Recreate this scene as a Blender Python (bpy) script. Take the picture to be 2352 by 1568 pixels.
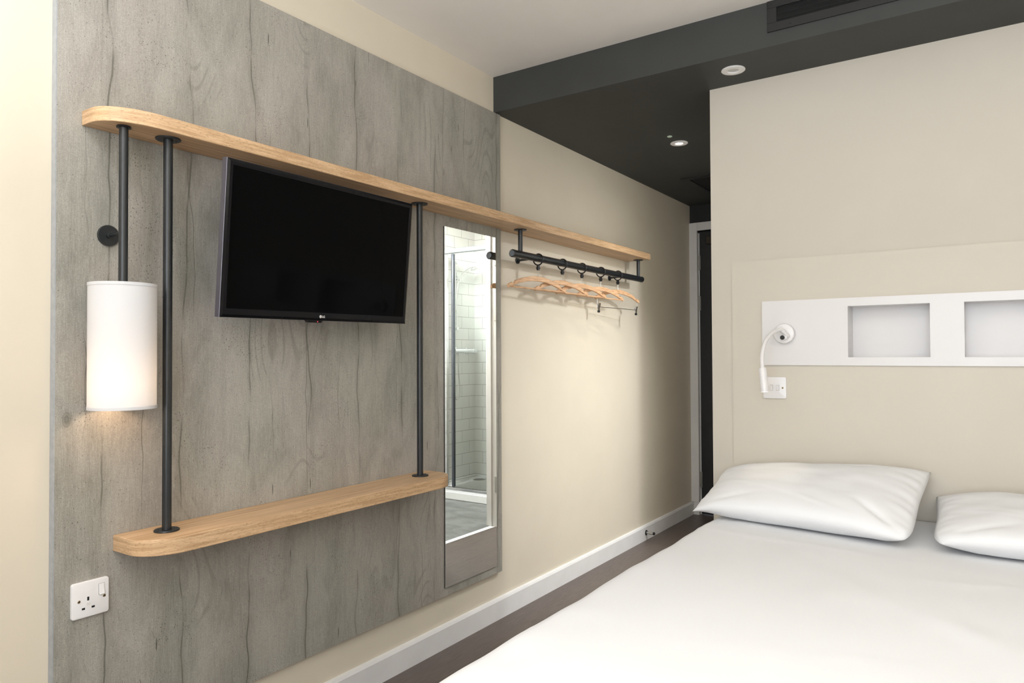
import bpy, bmesh, math, random
from mathutils import Vector, Matrix, noise
random.seed(7)
D = bpy.data
for o in list(D.objects): D.objects.remove(o)
SC = bpy.context.scene
COL = SC.collection

# ------------------------------------------------------------------ camera
cam_d = D.cameras.new('camera'); cam = D.objects.new('camera', cam_d); COL.objects.link(cam)
cam_d.sensor_fit = 'HORIZONTAL'; cam_d.sensor_width = 36.0
cam_d.lens = 1630.0 * 36.0 / 2352.0
cam_d.clip_start = 0.02
YAW, PIT, ROL = -0.59701, 0.0174385, -0.004572
fw = Vector((math.sin(YAW)*math.cos(PIT), math.cos(YAW)*math.cos(PIT), math.sin(PIT)))
rt = Vector((math.cos(YAW), -math.sin(YAW), 0)); up = rt.cross(fw)
r2 = rt*math.cos(ROL)+up*math.sin(ROL); u2 = -rt*math.sin(ROL)+up*math.cos(ROL)
mw = Matrix((( r2.x, u2.x, -fw.x, 1.87), (r2.y, u2.y, -fw.y, 0.0), (r2.z, u2.z, -fw.z, 1.19), (0,0,0,1)))
cam.matrix_world = mw
SC.camera = cam

# ------------------------------------------------------------------ exposure and world
SC.view_settings.view_transform = 'Standard'
SC.view_settings.look = 'None'
SC.view_settings.gamma = 1
SC.view_settings.use_curve_mapping = False
SC.view_settings.exposure = 0.0
wd = D.worlds.new('world'); SC.world = wd; wd.use_nodes = True
wd.node_tree.nodes['Background'].inputs[0].default_value = (0.85, 0.93, 1.0, 1)
wd.node_tree.nodes['Background'].inputs[1].default_value = 0.8

# ------------------------------------------------------------------ lights
def light(name, kind, loc, energy, color=(1,1,1), aim=None, **kw):
    l = D.lights.new(name, kind); l.energy = energy; l.color = color
    for k, v in kw.items(): setattr(l, k, v)
    o = D.objects.new(name, l); COL.objects.link(o); o.location = loc
    if aim is not None:
        o.rotation_euler = (Vector(aim)-Vector(loc)).to_track_quat('-Z', 'Y').to_euler()
    return o
FILL_POS = ((1.25, -0.30), (2.75, 0.60))          # two added bounce fills, one near the window, one by the right wall
W_ = (0.94, 1.0, 1.075)
for ux, uy, ue in ((FILL_POS[0][0], FILL_POS[0][1], 40), (FILL_POS[1][0], FILL_POS[1][1], 17)):
    light('bounce_fill_light', 'AREA', (ux, uy, 1.60), ue, W_, (ux, uy, 2.45), shape='DISK', size=0.25)  # added fill, aimed up to bounce off the ceiling
LAMP = (0.50, 0.30)          # round ceiling lamp of the bedroom
light('ceiling_lamp_light', 'AREA', (LAMP[0], LAMP[1], 2.375), 4.0, W_, (LAMP[0], LAMP[1], 0), shape='DISK', size=0.12)
light('window_light', 'AREA', (2.0, -1.06, 1.45), 44, (0.92, 0.99, 1.10), (2.0, 2.0, 2.0), shape='RECTANGLE', size=1.5, size_y=1.5)
light('bathroom_light', 'AREA', (1.86, 3.74, 2.325), 20, (0.96, 1.0, 1.07), (0.9, 3.7, 0.4), shape='DISK', size=0.14)
light('shower_light', 'AREA', (1.42, 3.80, 2.325), 42, (0.97, 1.0, 1.03), (1.55, 4.1, 0), shape='DISK', size=0.40)

# ------------------------------------------------------------------ material helpers
class NT:
    def __init__(s, name, rough=0.5, metal=0.0, color=(0.8,0.8,0.8), spec=0.5):
        s.m = D.materials.new(name); s.m.use_nodes = True
        s.t = s.m.node_tree; s.b = s.t.nodes['Principled BSDF']
        s.b.inputs['Roughness'].default_value = rough
        s.b.inputs['Metallic'].default_value = metal
        s.b.inputs['Base Color'].default_value = (*color, 1)
        s.b.inputs['Specular IOR Level'].default_value = spec
        s._p = None
    def n(s, typ, **kw):
        nd = s.t.nodes.new(typ)
        for k, v in kw.items(): setattr(nd, k, v)
        return nd
    def l(s, a, b): s.t.links.new(a, b)
    def put(s, sock, v):
        if isinstance(v, bpy.types.NodeSocket): s.l(v, sock)
        elif isinstance(v, (tuple, list)) and len(v) == 3 and sock.type == 'RGBA': sock.default_value = (*v, 1)
        else: sock.default_value = v
    def pos(s):
        if s._p is None:
            g = s.n('ShaderNodeNewGeometry'); s._p = g.outputs['Position']
        return s._p
    def objpos(s):
        return s.n('ShaderNodeTexCoord').outputs['Object']
    def map(s, scale, v=None, loc=(0,0,0), rot=(0,0,0)):
        m = s.n('ShaderNodeMapping'); s.l(v or s.pos(), m.inputs[0])
        m.inputs['Scale'].default_value = scale; m.inputs['Location'].default_value = loc; m.inputs['Rotation'].default_value = rot
        return m.outputs[0]
    def noise(s, vec, scale=1, detail=4, rough=0.55, dist=0):
        t = s.n('ShaderNodeTexNoise'); s.l(vec, t.inputs['Vector'])
        t.inputs['Scale'].default_value = scale; t.inputs['Detail'].default_value = detail
        t.inputs['Roughness'].default_value = rough; t.inputs['Distortion'].default_value = dist
        return t.outputs['Fac']
    def vor(s, vec, scale=1, out='Distance', feature='F1'):
        t = s.n('ShaderNodeTexVoronoi'); t.feature = feature; s.l(vec, t.inputs['Vector']); t.inputs['Scale'].default_value = scale
        return t.outputs[out]
    def ramp(s, f, a, b, lo=0.0, hi=1.0):
        r = s.n('ShaderNodeMapRange'); r.interpolation_type = 'SMOOTHSTEP'
        s.l(f, r.inputs[0]); r.inputs[1].default_value = a; r.inputs[2].default_value = b
        r.inputs[3].default_value = lo; r.inputs[4].default_value = hi
        return r.outputs[0]
    def math(s, op, a, b=0.0):
        m = s.n('ShaderNodeMath', operation=op); s.put(m.inputs[0], a); s.put(m.inputs[1], b); return m.outputs[0]
    def mix(s, f, a, b, mode='MIX'):
        m = s.n('ShaderNodeMix', data_type='RGBA', blend_type=mode)
        s.put(m.inputs[0], f); s.put(m.inputs[6], a); s.put(m.inputs[7], b); return m.outputs[2]
    def vadd(s, a, b):
        m = s.n('ShaderNodeVectorMath', operation='ADD'); s.put(m.inputs[0], a); s.put(m.inputs[1], b); return m.outputs[0]
    def xyz(s, x=0.0, y=0.0, z=0.0):
        m = s.n('ShaderNodeCombineXYZ'); s.put(m.inputs[0], x); s.put(m.inputs[1], y); s.put(m.inputs[2], z); return m.outputs[0]
    def sep(s, v=None):
        m = s.n('ShaderNodeSeparateXYZ'); s.l(v or s.pos(), m.inputs[0]); return m.outputs
    def col(s, c): s.put(s.b.inputs['Base Color'], c)
    def bump(s, h, strength=0.3, dist=0.001):
        b = s.n('ShaderNodeBump'); s.l(h, b.inputs['Height']); b.inputs['Strength'].default_value = strength
        b.inputs['Distance'].default_value = dist; s.l(b.outputs[0], s.b.inputs['Normal'])

def plain(name, color, rough=0.5, metal=0.0, spec=0.5, var=0.03, sc=30, bump=0.0, bsc=400):
    t = NT(name, rough, metal, color, spec)
    f = t.noise(t.pos(), sc, 3)
    a = tuple(c*(1-var) for c in color); b = tuple(min(1, c*(1+var)) for c in color)
    t.col(t.mix(t.ramp(f, .35, .65), a, b))
    if bump: t.bump(t.noise(t.pos(), bsc, 3), bump, 0.0006)
    return t.m

M = {}
M['wall'] = plain('cream_wall_paint', (0.69, 0.615, 0.49), 0.62, var=.015, sc=3, bump=.25, bsc=260)
M['headwall'] = plain('pale_wall_paint', (0.63, 0.58, 0.497), 0.62, var=.012, sc=3, bump=.15, bsc=260)
M['headpanel'] = plain('pale_panel_paint', (0.645, 0.59, 0.50), 0.5, var=.012, sc=3, bump=.1, bsc=260)
M['ceil'] = plain('ceiling_paint', (0.86, 0.815, 0.755), 0.7, var=.012, sc=4)
M['dark'] = plain('charcoal_paint', (0.043, 0.045, 0.042), 0.6, var=.05, sc=5, spec=.4)
M['darkwall'] = plain('charcoal_wall_paint', (0.012, 0.012, 0.012), 0.6, var=.05, sc=5)
M['grille'] = plain('grille_metal', (0.011, 0.011, 0.011), 0.5, var=.04)
M['void'] = plain('duct_black', (0.003, 0.003, 0.003), 0.9)
M['skirt'] = plain('skirting_gloss_paint', (0.78, 0.76, 0.74), 0.35, var=.02, sc=8)
M['frame'] = plain('door_frame_paint', (0.72, 0.70, 0.67), 0.35, var=.02, sc=8)
M['door'] = plain('dark_door_laminate', (0.012, 0.013, 0.015), 0.4, var=.1)
M['metal'] = plain('blackened_steel', (0.011, 0.0135, 0.0155), 0.36, 0.0, spec=.6, var=.1, sc=60)
M['black'] = plain('black_plastic', (0.008, 0.008, 0.009), 0.35)
M['hole'] = plain('dark_hole', (0.004, 0.004, 0.004), 0.9)
M['white'] = plain('white_plastic', (0.82, 0.80, 0.79), 0.28, var=.01)
M['corian'] = plain('white_laminate', (0.77, 0.75, 0.74), 0.35, var=.008, sc=4)
M['chrome'] = plain('chrome', (0.75, 0.76, 0.78), 0.12, 1.0)
M['steel'] = plain('brushed_steel', (0.55, 0.54, 0.52), 0.3, 1.0)
M['brass'] = plain('brass_screw', (0.50, 0.40, 0.24), 0.3, 1.0)
M['tvframe'] = plain('tv_grey_housing', (0.13, 0.12, 0.135), 0.32, 0.35, spec=.6)
M['tvbezel'] = plain('tv_gloss_bezel', (0.006, 0.006, 0.007), 0.18, spec=.15)
M['beech'] = None
M['tray'] = plain('white_shower_tray', (0.84, 0.84, 0.82), 0.25, var=.01)
M['greyplate'] = plain('hinge_steel', (0.42, 0.41, 0.38), 0.35, 0.9)

def emis(name, col, st):
    m = D.materials.new(name); m.use_nodes = True; t = m.node_tree
    b = t.nodes['Principled BSDF']; b.inputs['Base Color'].default_value = (*col, 1)
    b.inputs['Emission Color'].default_value = (*col, 1); b.inputs['Emission Strength'].default_value = st
    return m
M['lens_on'] = emis('lit_lamp_lens', (1.0, 0.93, 0.85), 6)
M['lens_soft'] = emis('lamp_diffuser', (1.0, 0.96, 0.9), .6)
M['redled'] = emis('red_standby_light', (1.0, 0.08, 0.1), 1.2)
M['bulb'] = emis('warm_bulb', (1.0, 0.76, 0.52), 2)
M['lens_off'] = plain('frosted_lens', (0.62, 0.62, 0.60), 0.3)

# oak: grain runs along y on the faces, and along the edge band on the edges
def oak(name, light_):
    t = NT(name, 0.42, spec=.35)
    w = t.noise(t.map((6, 1.2, 6)), 1, 2)
    p = t.vadd(t.pos(), t.xyz(0.0, 0.0, t.math('MULTIPLY', w, 0.012)))
    g1 = t.noise(t.map((90, 2.6, 0), p), 1, 5, .6); g2 = t.noise(t.map((7, 7, 150), p), 1, 5, .6)
    f1 = t.noise(t.map((420, 18, 0), p), 1, 4, .65); f2 = t.noise(t.map((34, 34, 520), p), 1, 4, .65)
    fl = t.noise(t.map((110, 110, 420), p, rot=(0.42, 0, 0)), 1, 3, .6)
    nz = t.sep(t.n('ShaderNodeNewGeometry').outputs['Normal'])[2]
    face = t.ramp(t.math('ABSOLUTE', nz), .45, .55)
    lerp = lambda a, b: t.math('ADD', t.math('MULTIPLY', a, t.math('SUBTRACT', 1.0, face)), t.math('MULTIPLY', b, face))
    g = lerp(g2, g1); f = lerp(f2, f1)
    c = t.mix(t.ramp(g, .3, .68), (0.49, 0.305, 0.160), (0.70, 0.475, 0.280))
    c = t.mix(t.ramp(f, .48, .72, 0, .40), c, (0.34, 0.195, 0.095))
    c = t.mix(t.math('MULTIPLY', t.ramp(fl, .54, .68, 0, .55), t.math('SUBTRACT', 1.0, face)), c, (0.30, 0.17, 0.08))
    t.col(c)
    t.bump(t.math('ADD', f, fl), .25, .0004)
    return t.m
M['oak'] = oak('oak_laminate', 1)

def beech():
    t = NT('beech_wood', 0.4, spec=.4)
    g = t.noise(t.map((160, 14, 160), t.pos()), 1, 4, .6)
    c = t.mix(t.ramp(g, .3, .7), (0.56, 0.31, 0.16), (0.78, 0.50, 0.29))
    sp = t.vor(t.map((220, 90, 500)), 1)
    c = t.mix(t.ramp(sp, .05, .14, .35, 0), c, (0.30, 0.14, 0.06))
    t.col(c); return t.m
M['beech'] = beech()

# grey concrete-and-timber-print laminate; pattern lives in the wall plane (y, z)
def concrete():
    t = NT('grey_board_marked_laminate', 0.5, spec=.4)
    o = t.sep(); y, z = o[1], o[2]
    P = lambda sy, sz, off=0.0, yy=None: t.xyz(t.math('MULTIPLY', yy if yy is not None else y, sy), t.math('MULTIPLY', z, sz), off)
    big = t.noise(P(1.7, 1.0, 3.3), 1, 4, .6)
    cloud = t.noise(P(9, 3.2, 8.1), 1, 5, .62, .6)
    hue = t.noise(P(3.4, 2.2, 20.0), 1, 3, .5)
    streak = t.noise(P(22, .55, 1.7), 1, 4, .6)
    # knots: distorted rings that bend the grain around them
    kv = t.n('ShaderNodeTexVoronoi'); kv.feature = 'F1'; t.l(P(4.6, 2.6, 0.4), kv.inputs['Vector']); kv.inputs['Scale'].default_value = 1; kv.inputs['Randomness'].default_value = 1
    kd = kv.outputs['Distance']
    warp = t.noise(P(2.2, 1.6, 5.5), 1, 3, .5)
    warp2 = t.noise(P(7.5, 4.5, 9.5), 1, 2, .5)
    bend = t.math('MULTIPLY', t.ramp(kd, .0, .34, 1, 0), .02)
    yw = t.math('ADD', t.math('ADD', y, t.math('MULTIPLY', warp, .035)), t.math('ADD', t.math('MULTIPLY', warp2, .014), bend))
    grain = t.noise(P(150, 2.2, 2.2, yw), 1, 3, .6)
    fine = t.noise(P(620, 22, 4.4), 1, 3, .7)
    grit = t.noise(P(520, 520, 6.6), 1, 3, .7)
    c = t.mix(t.ramp(hue, .36, .64), (0.247, 0.242, 0.213), (0.288, 0.262, 0.240))
    c = t.mix(t.ramp(big, .32, .68, .30, 0), c, (0.170, 0.167, 0.146))
    c = t.mix(t.ramp(cloud, .40, .68, 0, .42), c, (0.395, 0.378, 0.345))
    c = t.mix(t.ramp(cloud, .30, .48, .44, 0), c, (0.15, 0.147, 0.128))
    c = t.mix(t.ramp(streak, .54, .72, 0, .30), c, (0.150, 0.146, 0.126))
    c = t.mix(t.ramp(grain, .58, .78, 0, .26), c, (0.14, 0.132, 0.113))
    c = t.mix(t.ramp(fine, .35, .7, .0, .30), c, (0.46, 0.44, 0.41))
    c = t.mix(t.ramp(grit, .35, .62, .32, 0), c, (0.10, 0.095, 0.085))
    c = t.mix(t.ramp(grit, .56, .74, 0, .34), c, (0.55, 0.53, 0.50))
    # wandering dark seams between boards, spacing about 0.2 m
    ys = t.math('ADD', y, t.math('ADD', t.math('MULTIPLY', t.noise(P(1.3, 1.5, 31.0), 1, 3, .6), .11), t.math('MULTIPLY', t.noise(P(12, 9, 33.0), 1, 2, .5), .006)))
    fr = t.math('FRACT', t.math('MULTIPLY', ys, 1/.213), 0)
    dseam = t.math('ABSOLUTE', t.math('SUBTRACT', fr, .5), 0)
    gate = t.ramp(t.noise(P(3.2, 2.0, 40.0), 1, 3, .6), .43, .56)
    c = t.mix(t.math('MULTIPLY', t.ramp(dseam, .004, .014, .68, 0), gate), c, (0.055, 0.054, 0.042))
    c = t.mix(t.math('MULTIPLY', t.ramp(dseam, .0, .10, .22, 0), gate), c, (0.10, 0.10, 0.082))
    ys2 = t.math('ADD', y, t.math('MULTIPLY', t.noise(P(2.3, 2.5, 51.0), 1, 3, .6), .07))
    fr2 = t.math('ABSOLUTE', t.math('SUBTRACT', t.math('FRACT', t.math('MULTIPLY', ys2, 1/.137), 0), .5), 0)
    gate2 = t.ramp(t.noise(P(4.2, 1.6, 60.0), 1, 3, .6), .50, .62)
    c = t.mix(t.math('MULTIPLY', t.ramp(fr2, .003, .013, .62, 0), gate2), c, (0.07, 0.067, 0.055))
    # arching growth lines, only in patches
    arch = t.math('SINE', t.math('ADD', t.math('MULTIPLY', t.noise(P(4.2, 1.15, 70.0), 1, 1, .4), 150), t.math('MULTIPLY', y, 10)), 0)
    gate3 = t.ramp(t.noise(P(5.0, 2.7, 80.0), 1, 2, .6), .54, .66)
    c = t.mix(t.math('MULTIPLY', t.ramp(arch, .55, .98, 0, .30), gate3), c, (0.11, 0.108, 0.09))
    # knots
    kgate = t.ramp(kv.outputs['Color'], .42, .5)
    rings = t.math('SINE', t.math('MULTIPLY', t.math('ADD', kd, t.math('MULTIPLY', cloud, .12)), 260), 0)
    c = t.mix(t.math('MULTIPLY', t.ramp(kd, .015, .075, .50, 0), kgate), c, (0.09, 0.088, 0.072))
    c = t.mix(t.math('MULTIPLY', t.math('MULTIPLY', t.ramp(kd, .03, .085, .30, 0), kgate), t.ramp(rings, .2, .9)), c, (0.06, 0.058, 0.045))
    # pin holes in drifts
    pv = t.vor(P(150, 115, .3), 1)
    pg = t.ramp(t.noise(P(4.6, 3.6, 12.0), 1, 4, .7), .50, .66)
    c = t.mix(t.math('MULTIPLY', t.ramp(pv, .12, .25, .85, 0), pg), c, (0.045, 0.043, 0.036))
    pv2 = t.vor(P(95, 62, 5.3), 1)
    c = t.mix(t.ramp(pv2, .05, .12, .75, 0), c, (0.045, 0.043, 0.036))
    # short vertical splits
    sv = t.vor(P(30, 2.7, 7.3), 1)
    c = t.mix(t.ramp(sv, .030, .062, .85, 0), c, (0.035, 0.035, 0.028))
    c = t.mix(1.0, c, (1.26, 1.24, 1.19), 'MULTIPLY')
    t.col(c)
    h = t.math('ADD', t.math('MULTIPLY', fine, .6), t.math('MULTIPLY', grit, .8))
    t.bump(h, .35, .0007)
    t.b.inputs['Roughness'].default_value = .48
    return t.m
M['concrete'] = concrete()
M['edgeband'] = plain('grey_edge_band', (0.36, 0.37, 0.38), 0.5, var=.06, sc=60)

def planks():
    t = NT('grey_brown_vinyl_planks', 0.38, spec=.5)
    o = t.sep(); x, y = o[0], o[1]
    br = t.n('ShaderNodeTexBrick'); t.l(t.xyz(y, x, 0.0), br.inputs['Vector'])
    br.inputs['Scale'].default_value = 1; br.inputs['Brick Width'].default_value = 1.2; br.inputs['Row Height'].default_value = .18
    br.inputs['Mortar Size'].default_value = .0012; br.inputs['Color1'].default_value = (.3,.3,.3,1); br.inputs['Color2'].default_value = (.75,.75,.75,1)
    br.inputs['Mortar'].default_value = (0,0,0,1)
    g = t.noise(t.xyz(t.math('MULTIPLY', x, 26), t.math('MULTIPLY', y, 1.6), 2.0), 1, 4, .6, .9)
    f = t.noise(t.xyz(t.math('MULTIPLY', x, 300), t.math('MULTIPLY', y, 9), 5.0), 1, 3, .6)
    w = t.math('SINE', t.math('MULTIPLY', g, 70), 0)
    c = t.mix(br.outputs['Color'], (0.100, 0.076, 0.064), (0.135, 0.105, 0.090))
    c = t.mix(t.ramp(w, .2, .95, 0, .55), c, (0.066, 0.050, 0.043))
    c = t.mix(t.ramp(f, .45, .7, 0, .35), c, (0.22, 0.175, 0.15))
    c = t.mix(br.outputs['Fac'], c, (0.06, 0.05, 0.045))
    t.col(c); t.bump(f, .2, .0005)
    return t.m
M['planks'] = planks()

def vinyl():
    t = NT('grey_safety_vinyl', 0.45)
    n1 = t.noise(t.map((6, 9, 3)), 1, 5, .6, .5); n2 = t.noise(t.pos(), 260, 3, .7)
    c = t.mix(t.ramp(n1, .35, .65), (0.12, 0.122, 0.112), (0.20, 0.205, 0.19))
    c = t.mix(t.ramp(n2, .4, .7, 0, .25), c, (0.3, 0.3, 0.29)); t.col(c); return t.m
M['vinyl'] = vinyl()

def tiles(axis):
    t = NT('white_brick_tiles_'+axis, 0.12, spec=.5)
    o = t.sep(); u = o[1] if axis == 'y' else o[0]
    off = (0.019 if axis == 'y' else 0.076)
    br = t.n('ShaderNodeTexBrick'); t.l(t.xyz(t.math('SUBTRACT', u, off), t.math('SUBTRACT', o[2], .017), 0.0), br.inputs['Vector'])
    br.inputs['Scale'].default_value = 1; br.inputs['Brick Width'].default_value = .2; br.inputs['Row Height'].default_value = .1
    br.inputs['Mortar Size'].default_value = .0013; br.inputs['Mortar Smooth'].default_value = .1
    br.inputs['Color1'].default_value = (.80,.80,.76,1); br.inputs['Color2'].default_value = (.83,.82,.785,1); br.inputs['Mortar'].default_value = (.22,.20,.17,1)
    t.col(br.outputs['Color']); t.l(t.ramp(br.outputs['Fac'], 0, 1, .12, .8), t.b.inputs['Roughness'])
    t.bump(t.math('SUBTRACT', 1.0, br.outputs['Fac']), .5, .001)
    return t.m
M['tile_y'] = tiles('y'); M['tile_x'] = tiles('x')

def linen(name, col=(0.86, 0.86, 0.865)):
    t = NT(name, 0.85, spec=.15)
    f = t.noise(t.pos(), 900, 2, .6); g = t.noise(t.map((3, 3, 3)), 1, 4, .5, .4)
    t.col(t.mix(t.ramp(f, .3, .7), tuple(c*.975 for c in col), col))
    t.bump(t.math('ADD', t.math('MULTIPLY', f, .02), g), .35, .006)
    return t.m
M['linen'] = linen('white_cotton'); M['matt'] = linen('mattress_ticking', (0.75, 0.74, 0.72))

def shade_mat():
    m = D.materials.new('white_shade_fabric'); m.use_nodes = True; t = m.node_tree; t.nodes.clear()
    o = t.nodes.new('ShaderNodeOutputMaterial'); mx = t.nodes.new('ShaderNodeMixShader')
    d = t.nodes.new('ShaderNodeBsdfDiffuse'); tr = t.nodes.new('ShaderNodeBsdfTranslucent'); n = t.nodes.new('ShaderNodeTexNoise')
    n.inputs['Scale'].default_value = 500; r = t.nodes.new('ShaderNodeMix'); r.data_type = 'RGBA'
    t.links.new(n.outputs['Fac'], r.inputs[0]); r.inputs[6].default_value = (.78,.775,.775,1); r.inputs[7].default_value = (.84,.83,.83,1)
    t.links.new(r.outputs[2], d.inputs[0]); t.links.new(r.outputs[2], tr.inputs[0]); mx.inputs[0].default_value = .3
    t.links.new(d.outputs[0], mx.inputs[1]); t.links.new(tr.outputs[0], mx.inputs[2]); t.links.new(mx.outputs[0], o.inputs[0])
    return m
M['shade'] = shade_mat()
def glass_mat(name, col, alpha):
    m = D.materials.new(name); m.use_nodes = True; t = m.node_tree; t.nodes.clear()
    o = t.nodes.new('ShaderNodeOutputMaterial'); mx = t.nodes.new('ShaderNodeMixShader')
    g = t.nodes.new('ShaderNodeBsdfGlossy'); g.inputs['Roughness'].default_value = .02; tr = t.nodes.new('ShaderNodeBsdfTransparent')
    tr.inputs[0].default_value = (*col, 1); fr = t.nodes.new('ShaderNodeFresnel'); fr.inputs[0].default_value = 1.45
    t.links.new(fr.outputs[0], mx.inputs[0]); t.links.new(tr.outputs[0], mx.inputs[1]); t.links.new(g.outputs[0], mx.inputs[2]); t.links.new(mx.outputs[0], o.inputs[0])
    return m
M['glass'] = glass_mat('shower_glass', (0.965, 0.985, 0.975), 1)
M['mirror'] = NT('mirror_silver', 0.0, 1.0, (0.93, 0.95, 0.93)).m
M['screen'] = NT('black_glossy_screen', 0.05, 0.0, (0.0020, 0.0020, 0.0022), .04).m

# ------------------------------------------------------------------ mesh helpers
def bx(bm, lo, hi):
    lo, hi = Vector(lo), Vector(hi)
    vs = [bm.verts.new((x, y, z)) for x in (lo.x, hi.x) for y in (lo.y, hi.y) for z in (lo.z, hi.z)]
    for f in ((0,1,3,2),(4,6,7,5),(0,4,5,1),(2,3,7,6),(0,2,6,4),(1,5,7,3)): bm.faces.new([vs[i] for i in f])
    return vs
def frame_of(d):
    d = Vector(d).normalized(); a = Vector((0,0,1)) if abs(d.z) < .9 else Vector((1,0,0))
    u = d.cross(a).normalized(); return u, d.cross(u).normalized(), d
def ring(bm, c, u, v, r, n): return [bm.verts.new(Vector(c)+u*(r*math.cos(2*math.pi*i/n))+v*(r*math.sin(2*math.pi*i/n))) for i in range(n)]
def bridge(bm, a, b):
    n = len(a)
    for i in range(n): bm.faces.new((a[i], a[(i+1)%n], b[(i+1)%n], b[i]))
def lathe(bm, p, d, prof, n=40, cap=True):
    """prof: list of (distance along d, radius)"""
    u, v, w = frame_of(d); rs = [ring(bm, Vector(p)+w*h, u, v, max(r, 1e-5), n) for h, r in prof]
    for a, b in zip(rs, rs[1:]): bridge(bm, a, b)
    if cap: bm.faces.new(rs[0]); bm.faces.new(rs[-1])
def cyl(bm, a, b, r, n=32, r2=None):
    a, b = Vector(a), Vector(b); lathe(bm, a, b-a, [(0, r), ((b-a).length, r if r2 is None else r2)], n)
def tube(bm, pts, r, n=16):
    pts = [Vector(p) for p in pts]; prev = None; u = None
    rr = r if isinstance(r, (list, tuple)) else [r]*len(pts)
    for i, p in enumerate(pts):
        d = (pts[min(i+1, len(pts)-1)]-pts[max(i-1, 0)]).normalized()
        if u is None: u, v, _ = frame_of(d)
        else: u = (u-d*u.dot(d)).normalized(); v = d.cross(u)
        rg = ring(bm, p, u, v, rr[i], n)
        if prev: bridge(bm, prev, rg)
        else: bm.faces.new(rg)
        prev = rg
    bm.faces.new(prev)
def spline(pts, k=10):
    pts = [Vector(p) for p in pts]; P = [pts[0]*2-pts[1]]+pts+[pts[-1]*2-pts[-2]]; out = []
    for i in range(1, len(P)-2):
        for j in range(k):
            t = j/k; a, b, c, d = P[i-1:i+3]
            out.append(.5*((2*b)+(c-a)*t+(2*a-5*b+4*c-d)*t*t+(3*b-a-3*c+d)*t**3))
    return out+[pts[-1]]
def torus(bm, c, ax, R, r, n=36, m=12):
    u, v, w = frame_of(ax); rs = []
    for i in range(n):
        a = 2*math.pi*i/n; e = u*math.cos(a)+v*math.sin(a); cc = Vector(c)+e*R
        rs.append([bm.verts.new(cc+e*(r*math.cos(2*math.pi*j/m))+w*(r*math.sin(2*math.pi*j/m))) for j in range(m)])
    for i in range(n): bridge(bm, rs[i], rs[(i+1)%n])
def prism(bm, pts, off):
    off = Vector(off); a = [bm.verts.new(p) for p in pts]; b = [bm.verts.new(Vector(p)+off) for p in pts]
    bm.faces.new(a); bm.faces.new(b[::-1]); bridge(bm, a, b)
def rrect(w, h, r, k=6):
    out = []
    for cx, cy, a0 in ((w/2-r, h/2-r, 0), (-w/2+r, h/2-r, 90), (-w/2+r, -h/2+r, 180), (w/2-r, -h/2+r, 270)):
        for j in range(k+1):
            a = math.radians(a0+90*j/k); out.append((cx+r*math.cos(a), cy+r*math.sin(a)))
    return out
def obj(name, bm, mat, parent=None, smooth=False, bevel=0.0, seg=2, angle=30):
    bmesh.ops.recalc_face_normals(bm, faces=bm.faces)
    me = D.meshes.new(name); bm.to_mesh(me); bm.free()
    o = D.objects.new(name, me); COL.objects.link(o); me.materials.append(mat)
    # put the origin at the base of the mesh so each object sits where it stands
    if me.vertices:
        xs = [v.co for v in me.vertices]
        c = Vector(((min(v.x for v in xs)+max(v.x for v in xs))/2, (min(v.y for v in xs)+max(v.y for v in xs))/2, min(v.z for v in xs)))
        me.transform(Matrix.Translation(-c)); o.location = c
    if parent is not None:
        base = o.location.copy(); o.parent = parent
        acc = Vector((0,0,0)); p = parent
        while p: acc += p.location; p = p.parent
        o.location = base-acc
    if bevel:
        b = o.modifiers.new('bevel', 'BEVEL'); b.width = bevel; b.segments = seg; b.limit_method = 'ANGLE'; b.angle_limit = math.radians(35)
    if smooth or bevel:
        for p in me.polygons: p.use_smooth = True
        if smooth != 'all':
            me.set_sharp_from_angle(angle=math.radians(angle))
    return o
def tag(o, label, cat, group=None):
    o['label'] = label; o['category'] = cat
    if group: o['group'] = group
    return o
def thing(name, label, cat, loc=(0,0,0), group=None):
    o = D.objects.new(name, None); COL.objects.link(o); o.location = loc; o.empty_display_size = .05
    return tag(o, label, cat, group)
def struct(name, bm, mat, **k):
    o = obj(name, bm, mat, **k); o['kind'] = 'structure'; return o
def boxobj(name, lo, hi, mat, parent=None, **k):
    bm = bmesh.new(); bx(bm, lo, hi); return obj(name, bm, mat, parent, **k)
def sbox(name, boxes, mat, **k):
    bm = bmesh.new()
    for lo, hi in boxes: bx(bm, lo, hi)
    return struct(name, bm, mat, **k)

# ------------------------------------------------------------------ room shell
X1, Y1 = 0.902, 2.900       # hall corner of the headboard wall
CE, SO, YB = 2.448, 2.286, 2.609
XR, YW, YE = 3.05, -1.0, 5.12
sbox('floor', [((-.15, YW-.15, -.1), (1.05, YE+.15, 0)), ((1.05, YW-.15, -.1), (XR+.15, Y1+.1, 0))], M['planks'])
sbox('wall_left', [((-.15, YW, 0), (0, YE, CE))], M['wall'])
sbox('ceiling', [((-.15, YW-.15, CE), (XR+.15, YB, CE+.1))], M['ceil'])
sbox('ceiling', [((0, YB, SO), (X1, YE, SO+.3)), ((X1, YB, SO), (XR, Y1, SO+.3))], M['dark'])
sbox('wall_right', [((XR, YW, 0), (XR+.15, Y1+.16, CE))], M['wall'])
# headboard wall with two openings for the recessed shelf boxes
W0, W1 = Y1, Y1+.16
sbox('wall_headboard', [((X1, W0, 0), (1.405, W1, SO)), ((1.70, W0, 0), (1.771, W1, SO)), ((2.065, W0, 0), (XR, W1, SO)),
    ((1.405, W0, 0), (1.70, W1, 1.157)), ((1.405, W0, 1.377), (1.70, W1, SO)), ((1.771, W0, 0), (2.065, W1, 1.157)), ((1.771, W0, 1.377), (2.065, W1, SO))], M['headwall'])
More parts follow.
